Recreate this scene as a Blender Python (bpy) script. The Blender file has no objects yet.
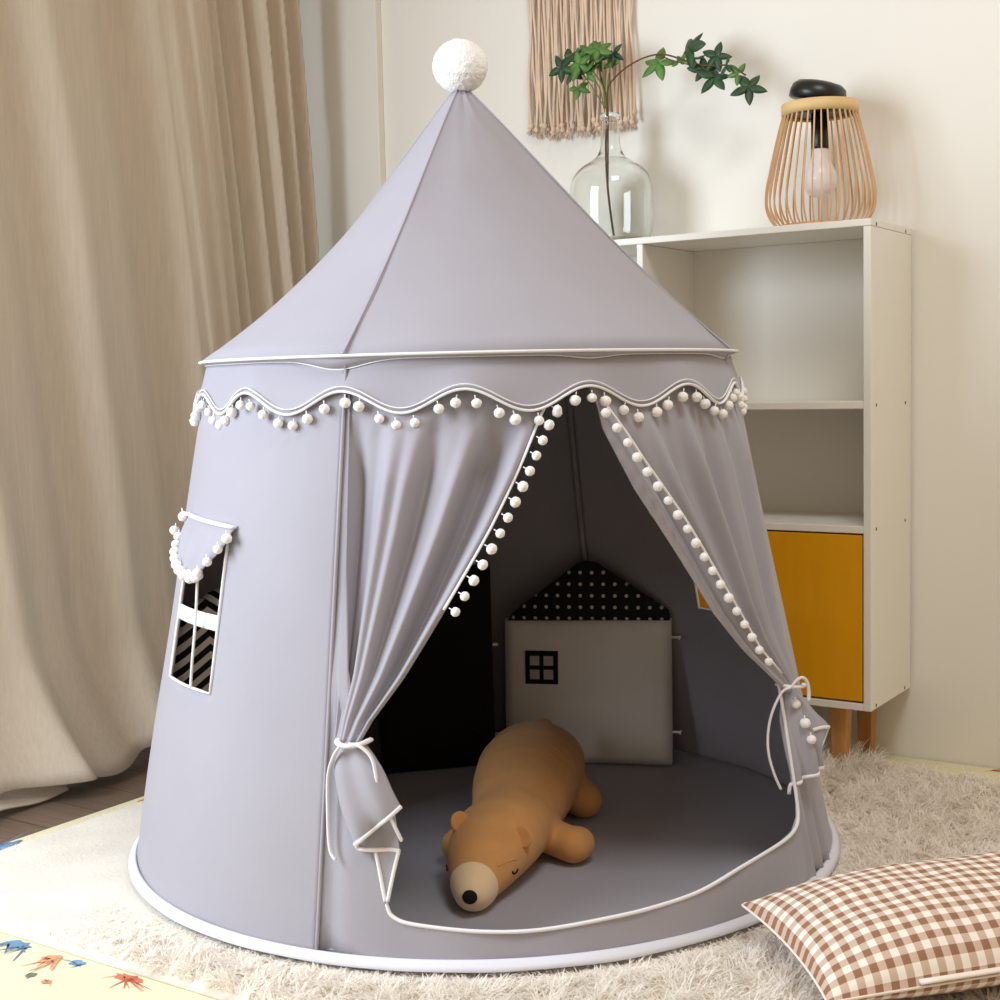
import bpy, bmesh, math, random
import numpy as np
from mathutils import Vector, Matrix, Euler, noise
from mathutils.bvhtree import BVHTree

random.seed(7)
rng = np.random.default_rng(7)
scene = bpy.context.scene
COL = scene.collection
PI = math.pi
ROOTS = {}                       # object name -> world offset of its own origin

# ------------------------------------------------------------------ materials
def lin(c):
    return tuple(((x / 255) / 12.92 if x / 255 <= .04045 else ((x / 255 + .055) / 1.055) ** 2.4) for x in c) + (1,)

def mat(name, rgb, rough=.8, noise_scale=None, var=.06, bump=0., bump_scale=400., stretch=None, sheen=0., spec=.3,
        metallic=0., sss=0., bump_dist=.001):
    m = bpy.data.materials.new(name); m.use_nodes = True
    nt = m.node_tree; b = nt.nodes['Principled BSDF']
    b.inputs['Base Color'].default_value = lin(rgb); b.inputs['Roughness'].default_value = rough
    b.inputs['Specular IOR Level'].default_value = spec; b.inputs['Metallic'].default_value = metallic
    if sheen:
        b.inputs['Sheen Weight'].default_value = sheen; b.inputs['Sheen Roughness'].default_value = .5
    tc = nt.nodes.new('ShaderNodeTexCoord')
    vec = tc.outputs['Object']
    if stretch:
        mp = nt.nodes.new('ShaderNodeMapping'); mp.inputs['Scale'].default_value = stretch
        nt.links.new(vec, mp.inputs['Vector']); vec = mp.outputs['Vector']
    if noise_scale:
        n = nt.nodes.new('ShaderNodeTexNoise'); n.inputs['Scale'].default_value = noise_scale; n.inputs['Detail'].default_value = 5
        nt.links.new(vec, n.inputs['Vector'])
        r = nt.nodes.new('ShaderNodeValToRGB')
        c = lin(rgb)
        r.color_ramp.elements[0].position = .3; r.color_ramp.elements[1].position = .7
        r.color_ramp.elements[0].color = tuple(max(0, x * (1 - var)) for x in c[:3]) + (1,)
        r.color_ramp.elements[1].color = tuple(min(1, x * (1 + var)) for x in c[:3]) + (1,)
        nt.links.new(n.outputs['Fac'], r.inputs['Fac']); nt.links.new(r.outputs['Color'], b.inputs['Base Color'])
    if bump:
        n2 = nt.nodes.new('ShaderNodeTexNoise'); n2.inputs['Scale'].default_value = bump_scale; n2.inputs['Detail'].default_value = 3
        nt.links.new(vec, n2.inputs['Vector'])
        bp = nt.nodes.new('ShaderNodeBump'); bp.inputs['Strength'].default_value = bump; bp.inputs['Distance'].default_value = bump_dist
        nt.links.new(n2.outputs['Fac'], bp.inputs['Height']); nt.links.new(bp.outputs['Normal'], b.inputs['Normal'])
    return m

M = {}
M['tent'] = mat('grey_tent_fabric', (163, 160, 169), .75, 6, .03, .25, 700, sheen=.15)
M['white_trim'] = mat('white_trim', (236, 234, 236), .8, bump=.3, bump_scale=600)
M['pom'] = mat('white_pompom_yarn', (246, 244, 242), .95, bump=.6, bump_scale=500, sheen=.3)
M['skirt'] = mat('pale_lavender_binding', (222, 222, 232), .8, bump=.3, bump_scale=600)
M['pole'] = mat('grey_tent_pole', (150, 146, 150), .5)
M['wall'] = mat('cream_wall_paint', (235, 232, 223), .9, 3, .012, .08, 250)
M['ceiling'] = mat('white_ceiling_paint', (240, 238, 232), .9)
M['linen'] = mat('linen_curtain', (204, 190, 170), .9, 30, .05, .35, 120, stretch=(6, 6, .25), sheen=.1, bump_dist=.002)
M['mat'] = mat('pale_yellow_playmat', (228, 220, 184), .6, 8, .02, .1, 200)
M['p_blue'] = mat('blue_print', (105, 140, 170), .6, 40, .35)
M['p_orange'] = mat('orange_print', (222, 160, 118), .6, 40, .3)
M['p_red'] = mat('red_print', (205, 110, 85), .6, 40, .3)
M['p_grey'] = mat('grey_print', (120, 120, 112), .6, 40, .3)
M['p_ochre'] = mat('ochre_print', (190, 150, 80), .6, 40, .3)
M['shelf'] = mat('white_laminate', (236, 233, 224), .45, spec=.4)
M['door'] = mat('yellow_laminate', (228, 158, 10), .4, 5, .04, stretch=(6, 6, 1))
M['leg'] = mat('light_wood_leg', (190, 135, 75), .55, 8, .2, stretch=(5, 5, .6))
M['screw'] = mat('dark_screw', (70, 62, 55), .4, metallic=.6)
M['bamboo'] = mat('bamboo', (214, 172, 128), .5, 10, .18, stretch=(4, 4, 1))
M['bamboo_pale'] = mat('pale_bamboo_ring', (226, 194, 138), .5, 12, .1)
M['black'] = mat('black_metal', (20, 19, 19), .35, spec=.5)
M['branch'] = mat('brown_stem', (92, 72, 48), .7, 60, .25)
M['stem_green'] = mat('green_stem', (98, 108, 52), .6)
M['leaf'] = mat('green_leaf', (84, 124, 58), .5, 40, .3, spec=.4)
M['leaf_dark'] = mat('dark_green_leaf', (46, 76, 48), .5, 40, .3, spec=.4)
M['cord'] = mat('beige_cotton_cord', (226, 202, 178), .9, 60, .12, .6, 300, stretch=(1, 1, .4))
M['bear'] = mat('brown_plush', (206, 150, 92), .95, 14, .1, .5, 500, sheen=.12)
M['muzzle'] = mat('cream_plush', (228, 200, 162), .95, bump=.5, bump_scale=500, sheen=.3)
M['nose'] = mat('black_felt', (22, 18, 18), .9)
M['house'] = mat('grey_white_cotton', (236, 230, 220), .85, 10, .03, .3, 500)
M['black_cloth'] = mat('black_cotton', (22, 18, 20), .9, bump=.3, bump_scale=500)
M['pane'] = mat('pale_print', (190, 184, 176), .9)
M['hole'] = mat('screw_hole', (60, 52, 45), .9)

def node(nt, t, **kw):
    n = nt.nodes.new(t)
    for k, v in kw.items(): setattr(n, k, v)
    return n

def math_node(nt, op, a, b=None, c=None):
    n = nt.nodes.new('ShaderNodeMath'); n.operation = op
    for i, v in enumerate((a, b, c)):
        if v is None: continue
        if isinstance(v, (int, float)): n.inputs[i].default_value = v
        else: nt.links.new(v, n.inputs[i])
    return n.outputs[0]

def gingham():
    m = bpy.data.materials.new('brown_gingham_cotton'); m.use_nodes = True
    nt = m.node_tree; b = nt.nodes['Principled BSDF']; b.inputs['Roughness'].default_value = .9
    b.inputs['Specular IOR Level'].default_value = .2
    uv = node(nt, 'ShaderNodeUVMap'); sep = node(nt, 'ShaderNodeSeparateXYZ'); nt.links.new(uv.outputs[0], sep.inputs[0])
    P = .0205
    def band(s):
        f = math_node(nt, 'FRACT', math_node(nt, 'DIVIDE', s, P))
        return math_node(nt, 'GREATER_THAN', f, .5)
    s = math_node(nt, 'MULTIPLY', math_node(nt, 'ADD', band(sep.outputs[0]), band(sep.outputs[1])), .5)
    r = node(nt, 'ShaderNodeValToRGB'); r.color_ramp.interpolation = 'CONSTANT'
    e = r.color_ramp.elements
    e[0].position = 0; e[0].color = lin((243, 234, 222)); e[1].position = .25; e[1].color = lin((206, 180, 160))
    x = e.new(.75); x.color = lin((152, 112, 88))
    nt.links.new(s, r.inputs[0])
    n = node(nt, 'ShaderNodeTexNoise'); n.inputs['Scale'].default_value = 900
    mx = node(nt, 'ShaderNodeMixRGB', blend_type='MULTIPLY'); mx.inputs[0].default_value = .25
    nt.links.new(r.outputs[0], mx.inputs[1]); nt.links.new(n.outputs['Fac'], mx.inputs[2]); 
    nt.links.new(r.outputs[0], b.inputs['Base Color'])
    bp = node(nt, 'ShaderNodeBump'); bp.inputs['Strength'].default_value = .3; bp.inputs['Distance'].default_value = .001
    nt.links.new(n.outputs['Fac'], bp.inputs['Height']); nt.links.new(bp.outputs[0], b.inputs['Normal'])
    return m
M['gingham'] = gingham()

def dots():
    m = bpy.data.materials.new('black_cotton_with_white_dots'); m.use_nodes = True
    nt = m.node_tree; b = nt.nodes['Principled BSDF']; b.inputs['Roughness'].default_value = .9
    uv = node(nt, 'ShaderNodeUVMap'); sep = node(nt, 'ShaderNodeSeparateXYZ'); nt.links.new(uv.outputs[0], sep.inputs[0])
    P = .0215
    def c(s):
        f = math_node(nt, 'FRACT', math_node(nt, 'DIVIDE', s, P)); d = math_node(nt, 'SUBTRACT', f, .5)
        return math_node(nt, 'MULTIPLY', d, d)
    d = math_node(nt, 'LESS_THAN', math_node(nt, 'ADD', c(sep.outputs[0]), c(sep.outputs[1])), .024)
    mx = node(nt, 'ShaderNodeMixRGB'); mx.inputs[1].default_value = lin((20, 17, 19)); mx.inputs[2].default_value = lin((205, 200, 195))
    nt.links.new(d, mx.inputs[0]); nt.links.new(mx.outputs[0], b.inputs['Base Color'])
    return m
M['dots'] = dots()

def chevron():
    m = bpy.data.materials.new('black_and_white_striped_cotton'); m.use_nodes = True
    nt = m.node_tree; b = nt.nodes['Principled BSDF']; b.inputs['Roughness'].default_value = .9
    uv = node(nt, 'ShaderNodeUVMap'); sep = node(nt, 'ShaderNodeSeparateXYZ'); nt.links.new(uv.outputs[0], sep.inputs[0])
    ax = math_node(nt, 'ABSOLUTE', sep.outputs[0])
    s = math_node(nt, 'ADD', sep.outputs[1], math_node(nt, 'MULTIPLY', ax, .75))
    f = math_node(nt, 'GREATER_THAN', math_node(nt, 'FRACT', math_node(nt, 'DIVIDE', s, .0225)), .5)
    mx = node(nt, 'ShaderNodeMixRGB'); mx.inputs[1].default_value = lin((20, 17, 19)); mx.inputs[2].default_value = lin((248, 246, 244))
    nt.links.new(f, mx.inputs[0]); nt.links.new(mx.outputs[0], b.inputs['Base Color'])
    return m
M['chevron'] = chevron()

def wood_floor():
    m = bpy.data.materials.new('brown_wood_floor'); m.use_nodes = True
    nt = m.node_tree; b = nt.nodes['Principled BSDF']; b.inputs['Roughness'].default_value = .45
    tc = node(nt, 'ShaderNodeTexCoord')
    mp = node(nt, 'ShaderNodeMapping'); mp.inputs['Rotation'].default_value = (0, 0, math.radians(33.5)); 
    nt.links.new(tc.outputs['Object'], mp.inputs[0])
    br = node(nt, 'ShaderNodeTexBrick'); br.inputs['Scale'].default_value = 1; br.inputs['Brick Width'].default_value = .9
    br.inputs['Row Height'].default_value = .11; br.inputs['Mortar Size'].default_value = .0015
    br.inputs['Color1'].default_value = lin((120, 100, 84)); br.inputs['Color2'].default_value = lin((108, 90, 75)); br.inputs['Mortar'].default_value = lin((70, 55, 45))
    nt.links.new(mp.outputs[0], br.inputs['Vector'])
    n = node(nt, 'ShaderNodeTexNoise'); n.inputs['Scale'].default_value = 9; n.inputs['Detail'].default_value = 6
    m2 = node(nt, 'ShaderNodeMapping'); m2.inputs['Scale'].default_value = (1, 14, 1); nt.links.new(mp.outputs[0], m2.inputs[0]); nt.links.new(m2.outputs[0], n.inputs[0])
    mx = node(nt, 'ShaderNodeMixRGB', blend_type='OVERLAY'); mx.inputs[0].default_value = .35
    nt.links.new(br.outputs[0], mx.inputs[1]); nt.links.new(n.outputs['Fac'], mx.inputs[2]); nt.links.new(mx.outputs[0], b.inputs['Base Color'])
    return m
M['floor'] = wood_floor()

def pile_mat(name, a, c):
    m = bpy.data.materials.new(name); m.use_nodes = True
    nt = m.node_tree; b = nt.nodes['Principled BSDF']; b.inputs['Roughness'].default_value = .9
    b.inputs['Specular IOR Level'].default_value = .15; b.inputs['Sheen Weight'].default_value = .2
    g = node(nt, 'ShaderNodeNewGeometry'); r = node(nt, 'ShaderNodeValToRGB')
    r.color_ramp.elements[0].color = lin(a); r.color_ramp.elements[1].color = lin(c)
    nt.links.new(g.outputs['Random Per Island'], r.inputs[0]); nt.links.new(r.outputs[0], b.inputs['Base Color'])
    tr = node(nt, 'ShaderNodeBsdfTranslucent'); nt.links.new(r.outputs[0], tr.inputs[0])
    mx = node(nt, 'ShaderNodeMixShader'); mx.inputs[0].default_value = .5
    nt.links.new(b.outputs[0], mx.inputs[1]); nt.links.new(tr.outputs[0], mx.inputs[2])
    nt.links.new(mx.outputs[0], nt.nodes['Material Output'].inputs['Surface'])
    return m
M['pile'] = pile_mat('ivory_rug_pile', (249, 241, 231), (255, 253, 248))
M['rug_base'] = mat('ivory_rug_backing', (224, 217, 204), .95, 14, .05, .5, 160, bump_dist=.002)

def glass(name, col=(1, 1, 1, 1), rough=0., ior=1.45):
    m = bpy.data.materials.new(name); m.use_nodes = True
    b = m.node_tree.nodes['Principled BSDF']
    b.inputs['Base Color'].default_value = col; b.inputs['Roughness'].default_value = rough
    b.inputs['Transmission Weight'].default_value = 1; b.inputs['IOR'].default_value = ior
    return m
M['glass'] = glass('clear_glass', (.96, .98, .965, 1))
M['bulb'] = glass('clear_bulb_glass', (1, 1, 1, 1), .12, 1.15)

# ------------------------------------------------------------------ helpers
def root(name, label, cat, loc, group=None):
    o = bpy.data.objects.new(name, None); COL.objects.link(o)
    o.location = loc; o['label'] = label; o['category'] = cat
    o.empty_display_size = .05
    if group: o['group'] = group
    ROOTS[o.name] = Vector(loc)
    return o

def off(parent):
    return ROOTS[parent.name] if parent is not None else Vector((0, 0, 0))

def link_obj(name, me, parent=None, world=None):
    """mesh already relative to parent origin (or world coords when no parent)"""
    o = bpy.data.objects.new(name, me); COL.objects.link(o)
    o.parent = parent
    base = off(parent)
    if world is not None:
        o.location = Vector(world) - base
        ROOTS[o.name] = Vector(world)
    else:
        ROOTS[o.name] = base.copy()
    return o

def mesh(name, verts, faces, m, parent=None, smooth=True, uv=None, thick=0, bevel=0, loc=None, sub=0, offset=0.):
    """verts in WORLD coordinates; loc = own origin for top-level meshes"""
    base = Vector(loc) if loc is not None else off(parent)
    me = bpy.data.meshes.new(name)
    me.from_pydata([tuple(Vector(v) - base) for v in verts], [], faces)
    if uv is not None:
        ul = me.uv_layers.new(name='UVMap')
        for l in me.loops: ul.data[l.index].uv = uv[l.vertex_index]
    me.materials.append(m)
    bm = bmesh.new(); bm.from_mesh(me)
    if not thick: bmesh.ops.recalc_face_normals(bm, faces=bm.faces)
    for f in bm.faces: f.smooth = smooth
    bm.to_mesh(me); bm.free()
    o = bpy.data.objects.new(name, me); COL.objects.link(o); o.parent = parent
    if loc is not None: o.location = base - off(parent)
    ROOTS[o.name] = base.copy()
    if bevel:
        md = o.modifiers.new('bevel', 'BEVEL'); md.width = bevel; md.segments = 2; md.limit_method = 'ANGLE'
    if thick:
        md = o.modifiers.new('thickness', 'SOLIDIFY'); md.thickness = thick; md.offset = offset
    if sub:
        md = o.modifiers.new('sub', 'SUBSURF'); md.levels = sub; md.render_levels = sub
    return o

def tag(o, label=None, cat=None, group=None, kind=None):
    if label: o['label'] = label
    if cat: o['category'] = cat
    if group: o['group'] = group
    if kind: o['kind'] = kind
    return o

def grid_faces(nu, nv, closed_u=False):
    f = []
    for j in range(nv - 1):
        for i in range(nu if closed_u else nu - 1):
            k = (i + 1) % nu
            f.append((j * nu + i, j * nu + k, (j + 1) * nu + k, (j + 1) * nu + i))
    return f

def catmull(pts, n=6):
    P = [Vector(p) for p in pts]
    if len(P) < 3: return P
    out = []
    for i in range(len(P) - 1):
        p0 = P[max(i - 1, 0)]; p1 = P[i]; p2 = P[i + 1]; p3 = P[min(i + 2, len(P) - 1)]
        for k in range(n):
            t = k / n
            out.append(.5 * ((2 * p1) + (p2 - p0) * t + (2 * p0 - 5 * p1 + 4 * p2 - p3) * t * t + (3 * p1 - p0 - 3 * p2 + p3) * t ** 3))
    out.append(P[-1]); return out

def tube_data(pts, r, seg=8, flat=1., taper=None, closed=False, up=Vector((0, 0, 1))):
    V, F = [], []
    n = len(pts)
    prev = None
    for i, p in enumerate(pts):
        a = pts[(i - 1) % n] if (closed or i > 0) else p
        b = pts[(i + 1) % n] if (closed or i < n - 1) else p
        d = (b - a).normalized()
        if prev is None:
            x = d.cross(up)
            if x.length < 1e-3: x = d.cross(Vector((1, 0, 0)))
            x.normalize()
        else:
            x = (prev - d * prev.dot(d)).normalized()
        prev = x; y = d.cross(x)
        rr = r * (taper(i / max(1, n - 1)) if taper else 1)
        for k in range(seg):
            t = 2 * PI * k / seg
            V.append(p + x * math.cos(t) * rr + y * math.sin(t) * rr * flat)
    for i in range(n if closed else n - 1):
        j = (i + 1) % n
        for k in range(seg):
            l = (k + 1) % seg
            F.append((i * seg + k, i * seg + l, j * seg + l, j * seg + k))
    if not closed:
        F.append(tuple(range(seg - 1, -1, -1))); F.append(tuple((n - 1) * seg + k for k in range(seg)))
    return V, F

def tube(name, pts, r, m, parent=None, smooth_n=6, **kw):
    P = catmull(pts, smooth_n) if smooth_n else [Vector(p) for p in pts]
    V, F = tube_data(P, r, **kw)
    return mesh(name, V, F, m, parent)

def box_data(c, s, rz=0.):
    cx, cy, cz = c; sx, sy, sz = (x / 2 for x in s)
    co, si = math.cos(rz), math.sin(rz)
    V = []
    for x in (-sx, sx):
        for y in (-sy, sy):
            for z in (-sz, sz): V.append((cx + co * x - si * y, cy + si * x + co * y, cz + z))
    F = [(0, 1, 3, 2), (4, 6, 7, 5), (0, 4, 5, 1), (2, 3, 7, 6), (0, 2, 6, 4), (1, 5, 7, 3)]
    return V, F

def lathe_data(c, prof, seg=48):
    V, F = [], []
    for r, z in prof:
        for k in range(seg):
            t = 2 * PI * k / seg; V.append((c[0] + r * math.cos(t), c[1] + r * math.sin(t), c[2] + z))
    F = grid_faces(seg, len(prof), True)
    return V, F

def ico(r, sub=2, rough=0., freq=60., squash=(1, 1, 1), seed=0., roughb=0.):
    bm = bmesh.new(); bmesh.ops.create_icosphere(bm, subdivisions=sub, radius=1)
    V = []
    for v in bm.verts:
        d = v.co.normalized()
        k = 1 + rough * noise.noise(d * freq + Vector((seed, seed * .7, 0)))
        if roughb: k += roughb * noise.noise(d * freq * 4 + Vector((seed, 3, 1)))
        V.append(Vector((d.x * squash[0], d.y * squash[1], d.z * squash[2])) * r * k)
    F = [tuple(v.index for v in f.verts) for f in bm.faces]
    bm.free(); return V, F

# ------------------------------------------------------------------ camera
H, FPX = .7229, 1400.
th = math.atan((500 - 382.35) / FPX); roll = .0222
fw = Vector((0, math.cos(th), -math.sin(th))); upv = Vector((0, math.sin(th), math.cos(th))); rt = Vector((1, 0, 0))
c_, s_ = math.cos(roll), math.sin(roll)
X = c_ * rt - s_ * upv; Y = s_ * rt + c_ * upv; Z = -fw
cam = bpy.data.cameras.new('camera'); cam.lens = 36 * FPX / 1000; cam.sensor_width = 36; cam.clip_start = .02
co = bpy.data.objects.new('camera', cam); COL.objects.link(co)
co.matrix_world = Matrix(((X.x, Y.x, Z.x, 0), (X.y, Y.y, Z.y, 0), (X.z, Y.z, Z.z, H), (0, 0, 0, 1)))
scene.camera = co

# ------------------------------------------------------------------ room frame: a runs left along the back wall, b out of the wall (+ into it)
LD = Vector((-.8337, .5521, 0)); SD = Vector((.5521, .8337, 0)); O0 = Vector((.785, 2.659, 0))
RZ = math.atan2(LD.y, LD.x)
def R(a, b, z=0.): return O0 + LD * a + SD * b + Vector((0, 0, z))
def rbox(name, a0, a1, b0, b1, z0, z1, m, parent=None, bevel=.0, loc=None):
    V = [R(a, b, z) for a in (a0, a1) for b in (b0, b1) for z in (z0, z1)]
    F = [(0, 1, 3, 2), (4, 6, 7, 5), (0, 4, 5, 1), (2, 3, 7, 6), (0, 2, 6, 4), (1, 5, 7, 3)]
    return mesh(name, V, F, m, parent, smooth=False, bevel=bevel, loc=loc)

FZ = -.03            # wooden floor; the tent stands on the rug at z = 0
AL = 1.56            # left wall
tag(rbox('floor', -3.2, AL, -5.2, 0, FZ - .05, FZ, M['floor']), kind='structure')
tag(rbox('wall_back', -3.2, AL + .1, .002, .1, FZ, 2.45, M['wall']), kind='structure')
wl = tag(rbox('wall_left', AL, AL + .1, -1.62, .002, FZ, 2.45, M['wall']), kind='structure')
tag(rbox('trim_1', 1.245, AL, -.02, .002, FZ, 2.45, M['wall'], bevel=.002), kind='structure')

# ------------------------------------------------------------------ linen curtain
def curtain():
    rt_ = root('linen_curtain', 'beige linen curtain hanging in long folds at the left wall', 'curtain', R(1.34, -.9, FZ))
    nu, nv = 420, 90
    V = []
    S0 = []
    for j in range(nv):
        v = j / (nv - 1)               # 0 top .. 1 bottom
        z = 2.3 + (FZ + .012 - 2.3) * v
        for i in range(nu):
            u = i / (nu - 1)
            b = -.135 - 1.42 * u
            lean = (2.3 - z) * .21
            s = u + lean * (.4 + .9 * u) * .6
            # tight gathers at the right edge, wide soft folds elsewhere
            tight = math.exp(-(u / .20) ** 2)
            w = .030 * math.sin(2 * PI * (4.2 * s ** .9) + .8) + .012 * math.sin(2 * PI * 8.7 * s + 1.3 + .6 * math.sin(3 * v))
            w *= (1 - .75 * tight)
            w += tight * (.030 * math.sin(2 * PI * 24 * s + 1.2 * math.sin(2.2 * v)) + .006 * math.sin(2 * PI * 71 * s))
            w += .010 * noise.noise(Vector((u * 14, v * 2.5, 3.)))
            a = 1.375 + w
            sp = max(0, (v - .86) / .14)
            a -= .115 * sp ** 2 * max(0, min(1, (u - .05) / .25))     # the hem trails into the room
            db = .02 * sp ** 2 * math.sin(2 * PI * 6 * s)
            zz = z
            if v > .9:
                zz = max(FZ + .006, z + .035 * sp * (.5 + noise.noise(Vector((u * 11, 2.2, 0)))) * 1.2)
            V.append(R(a, b + db, zz))
    mesh('cloth', V, grid_faces(nu, nv), M['linen'], rt_, thick=.0015)
    # trailing corner of hem cloth on the floor
    V = []
    nu, nv = 60, 22
    for j in range(nv):
        v = j / (nv - 1)
        for i in range(nu):
            u = i / (nu - 1)
            b = -.965 - .5 * u
            reach = .085 * (1 - .8 * abs(.5 - u) ** 1.2) * (1 + .18 * math.sin(11 * u))
            a = 1.34 - v * reach + .02 * math.sin(9 * u)
            z = FZ + .006 + .05 * (1 - v) * (1 - .5 * u) + .017 * (1 + math.sin(2 * PI * 2.3 * u + 3 * v)) * (1 - v * .7)
            V.append(R(a, b, z))
    mesh('hem', V, grid_faces(nu, nv), M['linen'], rt_, thick=.003)
    return rt_
curtain()

# ------------------------------------------------------------------ playmat and rug
pm = rbox('playmat', -1.6, 1.13, -2.0, -.002, FZ, FZ + .012, M['mat'], bevel=.003, loc=R(0, -1, FZ))
tag(pm, 'pale yellow foam playmat with splatter prints lying under the rug', 'playmat')
pm['label'] = 'pale yellow foam playmat with splatter prints lying under the rug'
MZ = FZ + .0122
def splat(a, b, ra, rb, m, seed, direction=None, parent=pm):
    """a paint blot with a fan of strokes"""
    r = random.Random(seed)
    V, F = [], []
    n = 22
    V.append(R(a, b, MZ + .0006))
    for k in range(n):
        t = 2 * PI * k / n; q = .45 + .30 * r.random()
        V.append(R(a + ra * q * math.cos(t), b + rb * q * math.sin(t), MZ + .0006))
    F += [(0, k + 1, (k + 1) % n + 1) for k in range(n)]
    for k in range(11 if direction is not None else 4):
        t = (direction + r.uniform(-1.0, 1.0)) if direction is not None else r.random() * 6.28
        l = r.uniform(.7, 1.7); w = r.uniform(.03, .13) * min(ra, rb)
        st = r.uniform(-.6, .6)
        p = Vector((a + ra * st, b)); q = p + Vector((ra * l * math.cos(t), rb * 1.3 * l * math.sin(t)))
        nr_ = Vector((-(q - p).y, (q - p).x)).normalized() * w
        k0 = len(V)
        for s in (p + nr_, p - nr_, q - nr_ * .3, q + nr_ * .3): V.append(R(s.x, s.y, MZ + .0006 + .0001 * (k % 3)))
        F.append((k0, k0 + 1, k0 + 2, k0 + 3))
    return mesh('printed_splatter', V, F, m, parent, smooth=False)
for i, (a, b, ra, rb, m, dr) in enumerate([
        (.750, -1.490, .035, .020, 'p_blue', 4.4), (.672, -1.498, .026, .020, 'p_orange', 4.4), (.630, -1.490, .018, .014, 'p_blue', None),
        (.652, -1.545, .010, .012, 'p_grey', None), (.618, -1.548, .014, .009, 'p_orange', None), (.535, -1.488, .040, .015, 'p_red', 4.3),
        (.364, -1.490, .04, .015, 'p_red', 4.4), (1.112, -1.235, .020, .05, 'p_blue', None), (1.108, -.93, .012, .035, 'p_ochre', None),
        (1.110, -.80, .010, .02, 'p_grey', None), (-.175, -.018, .03, .010, 'p_red', None), (.88, -1.56, .03, .03, 'p_ochre', 5)]):
    o = splat(a, b, ra, rb, M[m], i + 3, direction=dr)
    o['label'] = {'p_blue': 'blue splatter print', 'p_orange': 'orange splatter print', 'p_red': 'red splatter print', 'p_grey': 'grey splatter print', 'p_ochre': 'ochre splatter print'}[m]

CX, CY = -.0361, 2.2257
PCEN = Vector((.587, 1.684, 0))
def rug():
    A0, A1, B0, B1 = -.80, 1.085, -1.475, -.140
    rt_ = root('shaggy_rug', 'ivory shaggy rug spread under the grey play tent', 'rug', R(.2, -.75, MZ))
    # backing with a stitched border
    nu, nv = 120, 90
    V = []
    for j in range(nv):
        for i in range(nu):
            a = A0 + (A1 - A0) * i / (nu - 1); b = B0 + (B1 - B0) * j / (nv - 1)
            e = min(a - A0, A1 - a, b - B0, B1 - b)
            z = MZ + .010 * min(1, max(0, e / .012)) ** .5 + .001
            z += .002 * noise.noise(Vector((a * 9, b * 9, 0))) * min(1, e / .03)
            V.append(R(a, b, z))
    mesh('backing', V, grid_faces(nu, nv), M['rug_base'], rt_, thick=.004, offset=-1 if False else 0)
    n = 230000
    a = rng.uniform(A0 + .004, A1 - .004, n); b = rng.uniform(B0 + .004, B1 - .004, n)
    k = np.clip((.80 - a) / .35, 0, 1); k = k * k * (3 - 2 * k)
    P = np.array(O0)[None, :] + a[:, None] * np.array(LD)[None, :] + b[:, None] * np.array(SD)[None, :]
    rr = np.hypot(P[:, 0] - CX, P[:, 1] - CY)
    # pillow footprint (short pile beneath it)
    pr = np.array([math.cos(.26), math.sin(.26)]); d = P[:, :2] - np.array([PCEN.x, PCEN.y])
    pu = d @ pr; pv = d @ np.array([-pr[1], pr[0]])
    keep = (rr > .553) & ~((abs(pu) < .215) & (abs(pv) < .10)) & (rng.random(n) < .25 + .75 * k)
    a, b, k, P, rr = a[keep], b[keep], k[keep], P[keep], rr[keep]; n = len(a)
    ln = (.006 + .021 * k) * rng.uniform(.6, 1.25, n)
    far = np.clip((b + .45) / .25, 0, 1) * k * np.clip((a + .04) / .10, 0, 1); ln *= 1 + .9 * far
    ln *= np.clip((rr - .553) / .06, .45, 1)
    az = rng.uniform(0, 2 * PI, n)
    # neighbouring strands lie together in tufts
    cell = np.floor(a / .018) * 131 + np.floor(b / .018) * 517
    cz = (np.sin(cell * 12.9898) * 43758.5453) % 1.0 * 2 * PI
    az = cz + rng.normal(0, .55, n)
    lean = rng.uniform(.6, 1.3, n) * (1 - .35 * far)
    w = rng.uniform(.0006, .0012, n) * (.6 + .4 * k)
    dx = np.stack([np.cos(az), np.sin(az), 0 * az], 1); sx = np.stack([-np.sin(az), np.cos(az), 0 * az], 1)
    base = P.copy(); base[:, 2] = MZ + .009
    vs = []
    for t, ws in ((0, 1), (.4, 1), (.75, .85), (1, .25)):
        ang = lean * (.35 + .95 * t)
        hh = ln * t
        p = base + dx * (hh * np.sin(ang))[:, None] + np.array([0, 0, 1.])[None, :] * (hh * np.cos(ang * .9) + .001)[:, None]
        vs.append(p - sx * (w * ws)[:, None]); vs.append(p + sx * (w * ws)[:, None])
    VV = np.stack(vs, 1).reshape(-1, 3) - np.array(off(rt_))
    idx = np.arange(n)[:, None, None] * 8
    q = np.array([[0, 1, 3, 2], [2, 3, 5, 4], [4, 5, 7, 6]])[None]
    FF = (idx + q).reshape(-1)
    me = bpy.data.meshes.new('pile')
    me.vertices.add(len(VV)); me.vertices.foreach_set('co', VV.astype(np.float32).ravel())
    nf = n * 3
    me.loops.add(nf * 4); me.loops.foreach_set('vertex_index', FF.astype(np.int32))
    me.polygons.add(nf); me.polygons.foreach_set('loop_start', np.arange(0, nf * 4, 4, dtype=np.int32))
    me.polygons.foreach_set('loop_total', np.full(nf, 4, dtype=np.int32))
    me.update(calc_edges=True); me.validate()
    me.materials.append(M['pile'])
    o = link_obj('pile', me, rt_); o['kind'] = 'stuff'
    return rt_
rug()

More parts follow.
